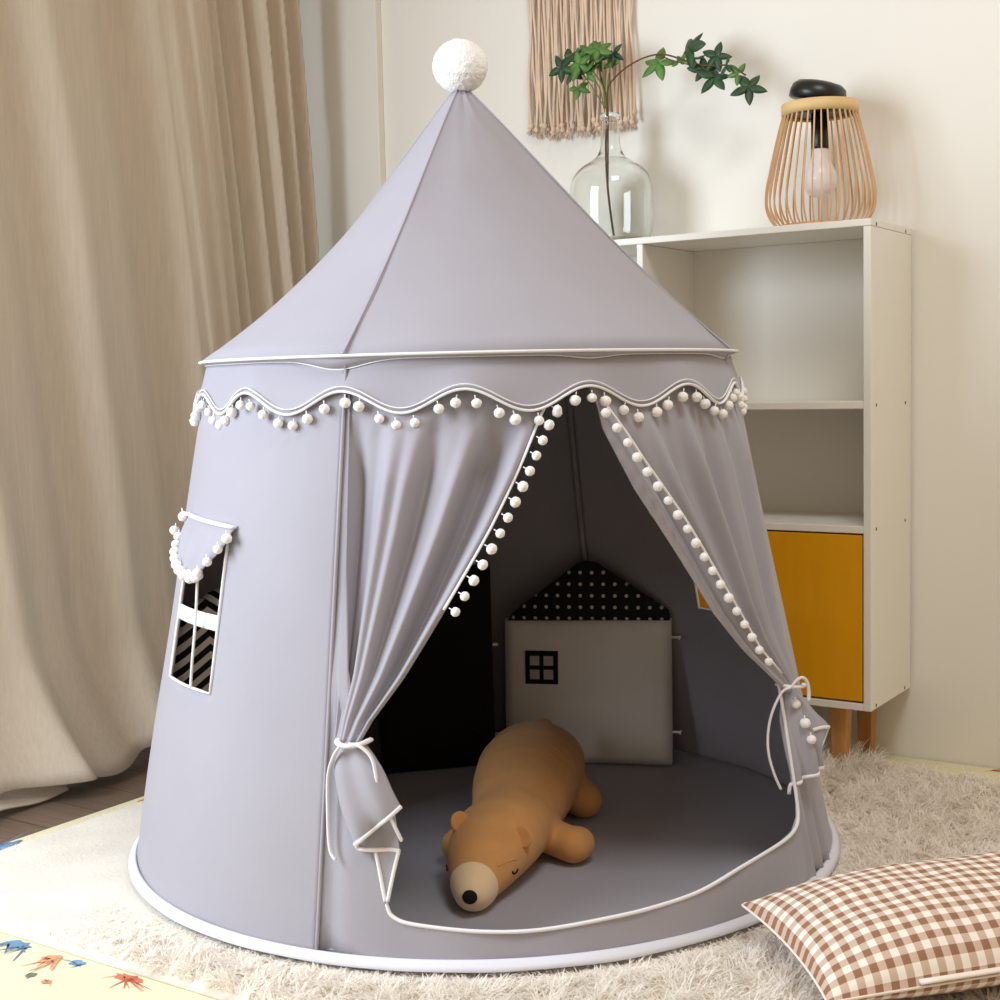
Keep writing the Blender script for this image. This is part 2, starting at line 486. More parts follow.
# ------------------------------------------------------------------ play tent
RB, RRIM, ZR, ZA, AX = .55, .405, .7632, 1.1776, -.0092
TENT = root('play_tent', 'grey round children\'s play tent with white pompom trim and tied-back front', 'play tent', (CX, CY, 0))
def rad(z): return RB + (RRIM - RB) * z / ZR
def T(az, z, dr=0., r=None):
    rr = (rad(z) if r is None else r) + dr; t = math.radians(az)
    return Vector((CX + AX * z + rr * math.sin(t), CY - rr * math.cos(t), z))
POLES = (-22.3, 68., 155., 248.)

def canopy_panel():
    nu, nv = 192, 30
    V = []
    for j in range(nv):
        k = (j / (nv - 1)) ** .9
        z = ZR + (ZA - ZR) * k
        R0 = .417 + (.010 - .417) * k
        sq = min(1, k * 1.6) ** .9
        for i in range(nu):
            az = -180 + 360 * i / nu
            d = min(abs((az - p + 180) % 360 - 180) for p in POLES)
            span = 45.
            dm = math.radians(max(0, span - d))          # angle from panel middle
            q = math.cos(math.radians(span)) / math.cos(dm)
            r = R0 * (1 + (q - 1) * .66 * sq)
            r *= 1 - .05 * math.sin(PI * k)
            if k < .12: z2 = z - .004 * math.exp(-(d / 9) ** 2) * (1 - k / .12)
            else: z2 = z
            rn = r + .002 * noise.noise(Vector((az * .06, k * 4, 1.)))
            p = T(az, z2, r=rn)
            V.append(p)
    return mesh('canopy', V, grid_faces(nu, nv, True), M['tent'], TENT, thick=.0015)
CAN = canopy_panel()
def canopy_pt(az, k):
    z = ZR + (ZA - ZR) * k; R0 = .417 + (.010 - .417) * k
    r = R0 * (1 - .05 * math.sin(PI * k)) + .0015
    return T(az, z, r=r)
for p in POLES:
    tube('canopy_seam', [canopy_pt(p, k / 12) for k in range(13)], .0018, M['tent'], CAN, seg=6)

def dip(az):
    d = 0
    for p, h, w in ((-24, .013, 7), (24, .005, 5), (66, .006, 6), (155, .010, 7), (248, .010, 7)):
        x = (az - p + 180) % 360 - 180; d += h * math.exp(-(x / w) ** 2)
    return d
n = 360
AZ = [-180 + k for k in range(n)]
tube('rim_piping', [T(a, ZR - .001, r=.418) for a in AZ], .0020, M['white_trim'], TENT, smooth_n=0, seg=8, closed=True)
# brim facet between the roof edge and the top seam of the valance
def vtop(a): return ZR - .006 - dip(a)
V = [T(a, ZR - .001, r=.417) for a in AZ] + [T(a, vtop(a), r=.408) for a in AZ]
mesh('brim', V, grid_faces(n, 2, True), M['tent'], TENT, thick=.0012)
tube('brim_piping', [T(a, vtop(a), r=.409) for a in AZ], .0009, M['white_trim'], TENT, smooth_n=0, seg=6, closed=True)
def vbot(a): return .700 + .0145 * math.cos(math.radians(16 * a)) + .002 * noise.noise(Vector((a * .05, 0, 4)))
def vrad(a, t):
    return .407 + (rad(.70) + .007 - .407) * t + .004 * t * math.sin(math.radians(8 * a + 40)) * 1.0
nu, nv = 720, 9
V = []
for j in range(nv):
    t = j / (nv - 1)
    for i in range(nu):
        a = -180 + 360 * i / nu
        z = vtop(a) + (vbot(a) - vtop(a)) * t
        V.append(T(a, z, r=vrad(a, t)))
VAL = mesh('valance', V, grid_faces(nu, nv, True), M['tent'], TENT, thick=.0015)
tube('lace_trim', [T(-180 + .75 * i, vbot(-180 + .75 * i) + .001, r=vrad(-180 + .75 * i, 1) + .002) for i in range(480)], .0026, M['white_trim'], VAL, smooth_n=0, seg=8, closed=True, flat=.7)
tube('lace_trim', [T(-180 + .75 * i, vbot(-180 + .75 * i) + .0075, r=vrad(-180 + .75 * i, 1) + .0012) for i in range(480)], .0012, M['white_trim'], VAL, smooth_n=0, seg=6, closed=True, flat=.8)

POMS = []
for s in range(4):
    Vp, Fp = ico(.0086, 4, .07, 3.5, (1, 1, .93), s * 5.1, .09)
    # short yarn loop to the trim
    k0 = len(Vp)
    tv, tf = tube_data([Vector((0, 0, .006)), Vector((0, 0, .0135))], .0011, seg=5)
    Vp = Vp + tv; Fp = Fp + [tuple(i + k0 for i in f) for f in tf]
    me = bpy.data.meshes.new('pompom'); me.from_pydata([tuple(v) for v in Vp], [], Fp)
    for f in me.polygons: f.use_smooth = True
    me.materials.append(M['pom']); POMS.append(me)
npom = 0
def pompom(w, parent, up=None, s=1.):
    global npom
    o = bpy.data.objects.new('pompom', POMS[npom % 4]); npom += 1
    COL.objects.link(o); o.parent = parent; o.location = Vector(w) - off(parent)
    u = Vector(up).normalized() if up is not None else Vector((random.uniform(-.25, .25), random.uniform(-.25, .25), 1)).normalized()
    q = u.to_track_quat('Z', 'Y'); o.rotation_mode = 'QUATERNION'; o.rotation_quaternion = q
    o.scale = (s * random.uniform(.9, 1.08),) * 3
    return o
for i in range(58):
    a = -98 + i * 3.45 + random.uniform(-.5, .5)
    pompom(T(a, vbot(a) - .0135 + random.uniform(-.002, .001), r=vrad(a, 1) + .003), VAL, s=.82)

# -- fixed panels
def panel(name, a0, a1, hole=None, nv=60, step=1.0):
    n = int((a1 - a0) / step)
    azs = [a0 + (a1 - a0) * i / n for i in range(n + 1)]
    zs = [.004 + (.752 - .004) * j / nv for j in range(nv + 1)]
    if hole:
        ha0, ha1, hz0, hz1 = hole
        azs = sorted(set([a for a in azs if min(abs(a - ha0), abs(a - ha1)) > .4] + [ha0, ha1]))
        zs = sorted(set([z for z in zs if min(abs(z - hz0), abs(z - hz1)) > .004] + [hz0, hz1]))
    V, F = [], []
    for z in zs:
        for a in azs:
            e = min(a - a0, a1 - a) / max(1, (a1 - a0))
            dr = .0035 * noise.noise(Vector((a * .05, z * 3, 2.))) * min(1, e * 12) 
            V.append(T(a, z, dr))
    nu = len(azs)
    for j in range(len(zs) - 1):
        for i in range(nu - 1):
            if hole and azs[i] >= ha0 - 1e-6 and azs[i + 1] <= ha1 + 1e-6 and zs[j] >= hz0 - 1e-6 and zs[j + 1] <= hz1 + 1e-6: continue
            F.append((j * nu + i, j * nu + i + 1, (j + 1) * nu + i + 1, (j + 1) * nu + i))
    return mesh(name, V, F, M['tent'], TENT, thick=.0018)
HL = (-65.2, -47.6, .306, .535); HR = (108.5, 126.6, .306, .535)
PL = panel('side_panel', -112, -22.3, HL)
PR = panel('side_panel', 68, 155, HR)
PB = panel('back_panel', 155, 248)
def window_trim(P, h):
    a0, a1, z0, z1 = h
    pts = [T(a0 + (a1 - a0) * t / 6, z0, .002) for t in range(7)] + [T(a1, z0 + (z1 - z0) * t / 6, .002) for t in range(1, 7)] + \
          [T(a1 - (a1 - a0) * t / 6, z1, .002) for t in range(1, 7)] + [T(a0, z1 - (z1 - z0) * t / 6, .002) for t in range(1, 6)]
    tube('window_binding', pts, .0026, M['white_trim'], P, smooth_n=0, seg=8, closed=True, flat=.7)
    V = []
    for z in (.390, .397, .404, .411):
        for i in range(13): V.append(T(a0 + (a1 - a0) * i / 12, z, .0005))
    mesh('window_crossbar', V, grid_faces(13, 4), M['tent'] if False else M['white_trim'], P, thick=.002)
window_trim(PL, HL); window_trim(PR, HR)
# gathered blind of the left window
def blind_z(u): return .462 + (.050 * ((.68 - u) / .68) ** 1.5 if u < .68 else .058 * ((u - .68) / .32) ** 1.2)
a0, a1 = -66.6, -45.4
V = []
nu, nv = 41, 22
for j in range(nv):
    v = j / (nv - 1)
    for i in range(nu):
        u = i / (nu - 1)
        edge = 2 * abs(u - .5)
        a = a0 + (a1 - a0) * u
        z = .540 - .008 * u; z += (blind_z(u) - z) * v
        dr = .004 + .024 * math.sin(PI * .60 * v) * (1 - .75 * edge ** 2) + .002 * math.sin(u * 26) * v
        V.append(T(a, z, dr))
BL = mesh('window_blind', V, grid_faces(nu, nv), M['tent'], PL, thick=.002)
tube('blind_binding', [T(a0 + (a1 - a0) * i / 10, .541 - .0008 * i, .006) for i in range(11)], .005, M['white_trim'], BL, smooth_n=0, flat=.6)
tube('blind_cord', [T(-52.4, .470, .022), T(-52.5, .44, .018), T(-52.8, .39, .013), T(-53.2, .34, .009), T(-53.8, .306, .004)], .0022, M['white_trim'], BL, seg=6)
tube('blind_knot', [T(-54.3, .468, .026), T(-52.4, .461, .028), T(-50.4, .467, .026)], .006, M['white_trim'], BL)
for u in (.02, .11, .20, .29, .38, .47, .56, .66, .75, .84, .93, 1.0):
    e = 2 * abs(u - .5)
    pompom(T(a0 + (a1 - a0) * u, blind_z(u) - .001, .010 + .023 * (1 - .75 * e * e)), BL, s=.85)
for az_, z_, d_ in ((-67.2, .537, .012), (-68.6, .516, .020)):
    pompom(T(az_, z_, d_), BL, s=.9)

# -- front: low panel with the U-shaped opening
OPL = [(-17.4, .300), (-16.4, .22), (-14.7, .141), (-13.35, .117), (-12.44, .075), (-11.2, .060), (-8, .053), (0, .046), (8, .0445), (18, .050), (25, .054), (32, .060), (40, .073), (50, .081), (55, .086), (57.5, .100), (58.5, .136), (59.3, .198), (60.5, .300)]
def oz(a):
    if a < -17.4: return float(np.interp(a, [-21.4, -20.6, -19.3, -17.4], [.74, .50, .36, .30]))
    if a >= OPL[-1][0]: return .300
    return float(np.interp(a, [p[0] for p in OPL], [p[1] for p in OPL]))
azs = sorted(set([-21.4, -20.6, -19.3] + [-22.3 + (68 + 22.3) * i / 150 for i in range(151)] + [p[0] for p in OPL]))
V = []; nv = 14
for j in range(nv):
    for a in azs:
        z = .004 + (oz(a) - .004) * j / (nv - 1)
        dr = .004 * noise.noise(Vector((a * .09, z * 5, 7.))) + .004 * math.exp(-((a + 17) / 5) ** 2) * math.sin(z * 9) - .006 * math.exp(-((a + 20.5) / 1.6) ** 2) * (z < .29)
        if a > 58: dr += .006 * math.sin((a - 58) * 1.6) * (1 - z * 1.5)
        V.append(T(a, z, dr))
FP = mesh('front_panel', V, grid_faces(len(azs), nv), M['tent'], TENT, thick=.0018)
tube('opening_piping', [T(a, z, .002) for a, z in OPL], .0026, M['white_trim'], FP, smooth_n=5)
# -- white skirt at the foot
V = []
for r, z in ((.549, .012), (.5525, .0125), (.5575, .007), (.562, .0025)):
    for a in AZ:
        wv = .003 * noise.noise(Vector((a * .04, 1.5, 0)))
        V.append(T(a, z + .002 * noise.noise(Vector((a * .08, 4, 0))) * (z < .012), r=r + wv * (r > .555)))
mesh('hem_skirt', V, grid_faces(n, 4, True), M['skirt'], TENT, thick=.002)
# -- groundsheet
V = []
rs = [0, .1, .2, .3, .4, .48, .53, .543]
for r in rs:
    for a in AZ[::4]:
        V.append(T(a, .004 + (.010 if r > .54 else 0) + .0015 * noise.noise(Vector((a * .02, r * 9, 0))), r=max(r, .001)))
mesh('groundsheet', V, grid_faces(90, len(rs), True), M['tent'], TENT, thick=.002)
# -- poles (inside the cloth) and sleeves
for p in POLES:
    pts = [T(p, z, -.012 if p < 100 else -.010) for z in (.006, .2, .4, .6, .735)]
    pts += [T(p, ZR + .01, r=.395), T(p, ZR + (ZA - ZR) * .5, r=.192), T(p, ZA - .012, r=.008)]
    tube('pole', pts, .0050 if p < 100 else .006, M['pole'], TENT, smooth_n=4)
# front seam welts at both front poles
for p in (-22.3, 68.):
    tube('seam_welt', [T(p, z, .0015) for z in (.006, .2, .4, .6, .745)], .0026, M['tent'], TENT)
# -- top pompom
Vp, Fp = ico(.0418, 6, .025, 6, (1.02, 1.02, .97), 3., .035)
pc = Vector((-.0470, CY, 1.2135))
Vp = [v + pc for v in Vp]
mesh('finial_pompom', Vp, Fp, M['pom'], TENT)
tube('finial_loop', [T(-22, ZA - .010, r=.014), T(100, ZA - .008, r=.014), T(220, ZA - .010, r=.014), T(338, ZA - .010, r=.014)], .003, M['pole'], TENT)

# -- tied-back curtains
LE = [(.74, 20.5), (.684, 13.8), (.611, 8.9), (.536, 3.6), (.45, -3.0), (.351, -10.6), (.300, -15.0), (.274, -16.6)]
RE = [(.74, 22.0), (.69, 24.6), (.658, 25.2), (.578, 30.2), (.495, 37.0), (.401, 44.3), (.338, 51.2), (.292, 57.6), (.272, 60.2)]
def edge(tab, z):
    t = tab[::-1]; return float(np.interp(z, [p[0] for p in t], [p[1] for p in t]))
FU = np.linspace(0, 1, 101); FV = np.interp(FU, [0, .03, .10, .18, .26, .40, .47, .53, .60, .68, .75, .81, .87, .93, 1], [.4, .9, 1.0, .75, .1, .05, .85, .9, .2, .15, .9, 1.6, 1.4, .1, .05])
FV = np.convolve(np.pad(FV, 4, mode='edge'), np.ones(9) / 9, 'valid')
def drape(name, side):
    nu, nv = 120, 70
    V = []
    tab = LE if side < 0 else RE
    for j in range(nv):
        v = j / (nv - 1); z = .74 + (.273 - .74) * v
        e = edge(tab, z)
        p = (-21.9 + 2.2 * max(0, v - .2) ** 1.5) if side < 0 else (67.6 - 3.6 * max(0, v - .1) ** 1.5)
        g = math.sin(PI * min(1, v * .93 + .06)) ** .7
        for i in range(nu):
            u = i / (nu - 1)
            a = p + (e - p) * u
            if side < 0:
                f = float(np.interp(u, FU, FV))           # 0 at a ridge, 1 in a valley
                dr = .016 - .044 * f * g - .008 * v
                dr += .004 * math.sin(2 * PI * 7.3 * u + 1.5 + v) * g
                if u > .93: dr -= .012 * ((u - .93) / .07) ** 2
            else:
                ph = 4.0 * u ** 1.05
                dr = .012 - .030 * (.5 - .5 * math.cos(2 * PI * ph)) ** .7 * g * (1.0 if u < .88 else .5) - .004 * v
                dr += .003 * math.sin(2 * PI * 9.7 * u + .6) * g
                if u > .86: dr -= .012 * ((u - .86) / .14) ** 1.5
                a += .9 * math.sin(2 * PI * ph) * g * (1 - u) * u
            dr *= (1 - .35 * v)
            tp = max(0, min(1, (.700 - z) / .10)); dr = dr * tp - .004 * (1 - tp)
            dr += .012 * max(0, (v - .82) / .18)
            V.append(T(a, z, dr))
    o = mesh(name, V, grid_faces(nu, nv), M['tent'], TENT, thick=.0018)
    return o
DL = drape('front_curtain', -1); DR = drape('front_curtain', 1)
DL['label'] = 'left front curtain tied to the left pole'; DR['label'] = 'right front curtain tied to the right pole'
# left trim: along the very edge, pompoms pointing into the opening
def ltrim(z): return T(edge(LE, z) - .2, z, min(.008, .05 * (.74 - z)) - (.74 - z) * .004)
tube('lace_trim', [ltrim(.70 - .0125 * k) for k in range(22)], .0024, M['white_trim'], DL, flat=.7, smooth_n=2)
for k in range(14):
    z = .692 - k * .0193
    e = ltrim(z); q = T(edge(LE, z) + 1.35, z - .006, .010 - (.74 - z) * .006)
    pompom(q, DL, e - q + Vector((0, 0, .002)), s=.78)
# right trim: set in from the folded-back edge
RT = [(.74, 21.8), (.686, 26.0), (.617, 31.0), (.534, 38.0), (.442, 44.9), (.343, 53.2), (.295, 60.5), (.284, 62.4)]
def rtrim(z, d=0.): return T(edge(RT, z) + 1.0 * math.sin(PI * min(1, max(0, (.70 - z) / .42))), z, min(.014, .16 * (.735 - z)) - (.74 - z) * .008 + d)
tube('lace_trim', [rtrim(.70 - .0125 * k) for k in range(33)], .0026, M['white_trim'], DR, flat=.6, smooth_n=2)
for k in range(19):
    z = .686 - k * .0197
    q = rtrim(z - .002, .006) + (T(edge(RT, z) - 1.4, z - .004) - T(edge(RT, z), z))
    pompom(q, DR, rtrim(z) - q + Vector((0, 0, .004)), s=.74)

# tails below the ties
def loft(name, A, B, parent, folds=2, amp=.006, out=.010, nv=24, nu=30, phase=0.):
    PA = catmull(A, 8); PB_ = catmull(B, 8)
    def at(P, t):
        x = t * (len(P) - 1); i = min(int(x), len(P) - 2); return P[i].lerp(P[i + 1], x - i)
    V = []
    for j in range(nv):
        v = j / (nv - 1); a, b = at(PA, v), at(PB_, v)
        for i in range(nu):
            u = i / (nu - 1); p = a.lerp(b, u)
            d = Vector((p.x - CX, p.y - CY, 0)).normalized()
            V.append(p + d * (out * math.sin(PI * u) * math.sin(PI * min(1, v * .8 + .1)) + amp * math.sin(2 * PI * folds * u + phase) * (.3 + .7 * v)))
    return mesh(name, V, grid_faces(nu, nv), M['tent'], parent, thick=.0018), V[(nv - 1) * nu:], V
_, hem, _ = loft('curtain_tail', [T(-19.0, .274, .012), T(-20.0, .245, .016), T(-18.9, .20, .018), T(-17.3, .168, .02), T(-16.4, .152, .02)],
              [T(-16.2, .275, .012), T(-13.2, .248, .018), T(-11.3, .218, .022), T(-10.2, .200, .022)], DL, 1.6, .006, .014)
tube('tail_binding', hem[::3] + [hem[-1]], .0030, M['white_trim'], DL, smooth_n=3)
_, hem2, _ = loft('curtain_tail', [T(-18.0, .27, .004), T(-18.4, .23, .004), T(-17.0, .17, .006), T(-16.3, .145, .012)],
               [T(-16.2, .272, .002), T(-13.5, .235, -.004), T(-11.6, .18, -.004), T(-10.7, .142, .004)], DL, 1, .003, .002)
tube('tail_binding', [T(-16.5, .153, .018)] + hem2[::4] + [hem2[-1]], .0028, M['white_trim'], DL, smooth_n=3)
_, hem3, _ = loft('curtain_tail', [T(-15.6, .150, .006), T(-14.6, .125, .004), T(-13.2, .09, .003), T(-12.7, .078, .003)],
               [T(-10.8, .143, .004), T(-11.5, .118, .001), T(-12.1, .09, .002), T(-12.3, .078, .003)], DL, 1, .001, .001)
tube('tail_binding', [T(-10.8, .142, .004), T(-11.45, .118, .004), T(-12.3, .08, .004)], .0026, M['white_trim'], DL)
tube('tail_binding', [T(-14.0, .140, .006), T(-13.4, .115, .005), T(-12.6, .08, .004)], .0024, M['white_trim'], DL)
# left tie
TL = tube('tie_string', [T(-20.2, .276, .004), T(-19.3, .2745, .024), T(-17.8, .273, .030), T(-16.0, .2745, .024), T(-15.2, .276, .004)], .0042, M['white_trim'], TENT, flat=.7)
tube('tie_end', [T(-18.6, .273, .030), T(-19.8, .258, .026), T(-21.1, .228, .014), T(-21.0, .173, .010), T(-20.5, .140, .010), T(-19.5, .128, .012)], .0034, M['white_trim'], TL, flat=.6)
tube('tie_end', [T(-17.4, .276, .030), T(-15.6, .272, .028), T(-14.0, .256, .026), T(-12.9, .215, .026), T(-11.2, .182, .022), T(-10.2, .157, .012)], .0034, M['white_trim'], TL, flat=.6)

# right tail
_, hemr, _ = loft('curtain_tail', [(.402, 1.985, .275), (.394, 1.975, .237), (.398, 1.965, .196), (.405, 1.958, .158), (.406, 1.956, .142)],
               [(.418, 1.985, .275), (.432, 1.972, .241), (.446, 1.965, .202), (.456, 1.965, .163)], DR, 2, .006, .008)
tube('tail_binding', [(.4035, 1.957, .128)] + [tuple(p) for p in hemr[::3]] + [tuple(hemr[-1])], .0030, M['white_trim'], DR, smooth_n=3)
_, hemq, _ = loft('curtain_tail', [(.416, 2.0, .272), (.432, 1.995, .235), (.440, 1.99, .214), (.452, 1.99, .19), (.452, 1.99, .166)],
               [(.424, 2.01, .268), (.455, 2.02, .231), (.477, 2.03, .206), (.465, 2.022, .183), (.455, 2.01, .166)], DR, 1, .002, .004)
tube('tail_binding', [(.438, 1.982, .212), (.458, 2.0, .212), (.477, 2.028, .206)], .0028, M['white_trim'], DR)
tube('tail_binding', [(.477, 2.028, .206), (.468, 2.02, .188), (.457, 2.005, .172)], .0016, M['white_trim'], DR)
for p in ((.417, 1.972, .255), (.428, 1.962, .229), (.436, 1.958, .206)): pompom(p, DR, s=.85)
TR_ = tube('tie_string', [(.392, 1.985, .281), (.402, 1.962, .283), (.414, 1.958, .283), (.426, 1.968, .281), (.432, 1.99, .279)], .0036, M['white_trim'], TENT, flat=.7)
tube('tie_loop', [(.408, 1.957, .283), (.415, 1.956, .293), (.424, 1.958, .296), (.431, 1.962, .288), (.434, 1.965, .274), (.434, 1.966, .261)], .0030, M['white_trim'], TR_, flat=.7)
tube('tie_end', [(.407, 1.956, .283), (.394, 1.958, .275), (.380, 1.958, .246), (.374, 1.958, .215), (.375, 1.957, .185), (.383, 1.957, .156), (.392, 1.957, .135)], .0028, M['white_trim'], TR_, flat=.7)

# ------------------------------------------------------------------ cushions in the tent
def slab(name, outline, u0, v0, origin, ux, uy, nrm, thick, m, parent, puff=.008, uvscale=True):
    """puffy closed slab with the given (x, z) outline in the plane (ux, uy) and a back face along nrm"""
    bm = bmesh.new()
    vs = [bm.verts.new((x, z, 0)) for x, z in outline]
    f = bm.faces.new(vs)
    bmesh.ops.triangulate(bm, faces=[f])
    for _ in range(4):
        bmesh.ops.subdivide_edges(bm, edges=[e for e in bm.edges if e.calc_length() > .014], cuts=1, use_grid_fill=True)
        bmesh.ops.triangulate(bm, faces=bm.faces[:])
    pts = [Vector((v.co.x, v.co.y)) for v in bm.verts]
    F = [tuple(v.index for v in f.verts) for f in bm.faces]
    bm.verts.index_update()
    F = []
    bm.verts.ensure_lookup_table()
    for f in bm.faces: F.append(tuple(v.index for v in f.verts))
    bnd = {v.index for v in bm.verts if any(len(e.link_faces) < 2 for e in v.link_edges)}
    be = [(e.verts[0].index, e.verts[1].index) for e in bm.edges if len(e.link_faces) < 2]
    bm.free()
    def dist(p):
        d = 9
        for i in range(len(outline)):
            a = Vector(outline[i]); b = Vector(outline[(i + 1) % len(outline)]); ab = b - a
            t = max(0, min(1, (p - a).dot(ab) / ab.length_squared)); d = min(d, (p - a - ab * t).length)
        return d
    n = len(pts); V = []; UV = []
    for side in (0, 1):
        for p in pts:
            d = dist(p); q = min(1, d / .02); h = thick / 2 * (.55 + .45 * math.sqrt(max(0, 1 - (1 - q) ** 2))) + puff * min(1, d / .08)
            V.append(origin + ux * p.x + uy * p.y + nrm * (thick / 2 + (-h if side == 0 else h))); UV.append((p.x - u0, p.y - v0))
    FF = F + [tuple(i + n for i in f[::-1]) for f in F]
    for a, b in be: FF.append((a, b, b + n, a + n))
    return mesh(name, V, FF, m, parent, uv=UV)

# white house
o_ = Vector((.000, 2.600, .008)); e_ = Vector((.307, 2.538, .008)); ux = (e_ - o_).normalized(); W = (e_ - o_).length
nrm = Vector((-ux.y, ux.x, 0)); uz = (Vector((0, 0, 1)) + nrm * .05).normalized()
hs = root('house_cushion', 'off-white house-shaped cushion with dotted black roof and small black window', 'cushion', o_ + ux * W / 2)
slab('cushion_body', [(0, 0), (W, 0), (W, .272), (0, .268)], 0, 0, o_, ux, uz, nrm, .034, M['house'], hs, .006)
slab('cushion_roof', [(.004, .266), (W - .002, .270), (W * .98, .288), (W * .56, .374), (W * .50, .378), (W * .44, .374), (.02, .285)], .006, .262, o_, ux, uz, nrm, .030, M['dots'], hs, .004)
def fl(x, z, d=0.): return o_ + ux * x + uz * z - nrm * d
wx, wz, ws = .041, .150, .062
V, F = [], []
for d in (.0075, .004):
    V += [fl(wx, wz, d), fl(wx + ws, wz, d), fl(wx + ws, wz + ws, d), fl(wx, wz + ws, d)]
F = [(0, 1, 2, 3), (0, 1, 5, 4), (1, 2, 6, 5), (2, 3, 7, 6), (3, 0, 4, 7)]
wp = mesh('window_patch', V, F, M['black_cloth'], hs, smooth=False); wp['label'] = 'black window patch'
for i in range(2):
    for j in range(2):
        x = wx + .009 + i * .026; z = wz + .009 + j * .026
        V = [fl(p, q, d) for d in (.0085, .0075) for p, q in ((x, z), (x + .018, z), (x + .018, z + .018), (x, z + .018))]
        mesh('window_square', V, F, M['pane'], wp, smooth=False)
for x, z in ((W + .008, .238), (W + .008, .062)):
    tube('toggle', [fl(x - .010, z, -.010), fl(x + .004, z, -.010), fl(x + .009, z - .001, -.010)], .0040, M['white_trim'], hs, smooth_n=2, taper=lambda t: .55 if t < .6 else 1.25)

# black house on the left
o2 = Vector((-.225, 2.525, .008)); e2 = Vector((-.017, 2.577, .008)); ux2 = (e2 - o2).normalized(); W2 = (e2 - o2).length
n2 = Vector((-ux2.y, ux2.x, 0)); uz2 = (Vector((0, 0, 1)) + n2 * .03).normalized()
bs = root('house_cushion', 'tall black house-shaped cushion left of the off-white one', 'cushion', o2 + ux2 * W2 / 2)
slab('cushion_body', [(0, 0), (W2, 0), (W2, .378), (0, .378)], 0, 0, o2, ux2, uz2, n2, .034, M['black_cloth'], bs, .006)
def gdots():
    m = M['dots'].copy(); m.name = 'grey_cotton_with_pale_dots'
    for nd in m.node_tree.nodes:
        if nd.type == 'MIX_RGB': nd.inputs[1].default_value = lin((120, 115, 115))
        if nd.type == 'MATH' and nd.operation == 'DIVIDE': nd.inputs[1].default_value = .009
    return m
slab('cushion_roof', [(.002, .378), (W2 - .004, .378), (W2 * .5, .45)], 0, .376, o2, ux2, uz2, n2, .030, gdots(), bs, .003)
for z in (.225, .055):
    p = o2 + ux2 * (W2 + .006) + uz2 * z + n2 * .012
    tube('toggle', [p - ux2 * .006, p + ux2 * .005], .0032, M['white_trim'], bs, smooth_n=0)

# striped arch cushion by the left window
o3 = Vector((-.497, 2.085, .010)); e3 = Vector((-.295, 2.205, .010)); ux3 = (e3 - o3).normalized(); W3 = (e3 - o3).length
n3 = Vector((-ux3.y, ux3.x, 0)); uz3 = Vector((0, 0, 1))
st = root('striped_cushion', 'black and white striped round-topped cushion seen through the side window', 'cushion', o3 + ux3 * W3 / 2)
arc = [(0, 0), (W3, 0), (W3, .295)] + [(W3 / 2 + W3 / 2 * math.cos(t), .295 + W3 / 2 * math.sin(t)) for t in [PI * k / 14 for k in range(1, 14)]] + [(0, .295)]
slab('cushion_body', arc, .055, 0, o3, ux3, uz3, n3, .03, M['chevron'], st, .012)

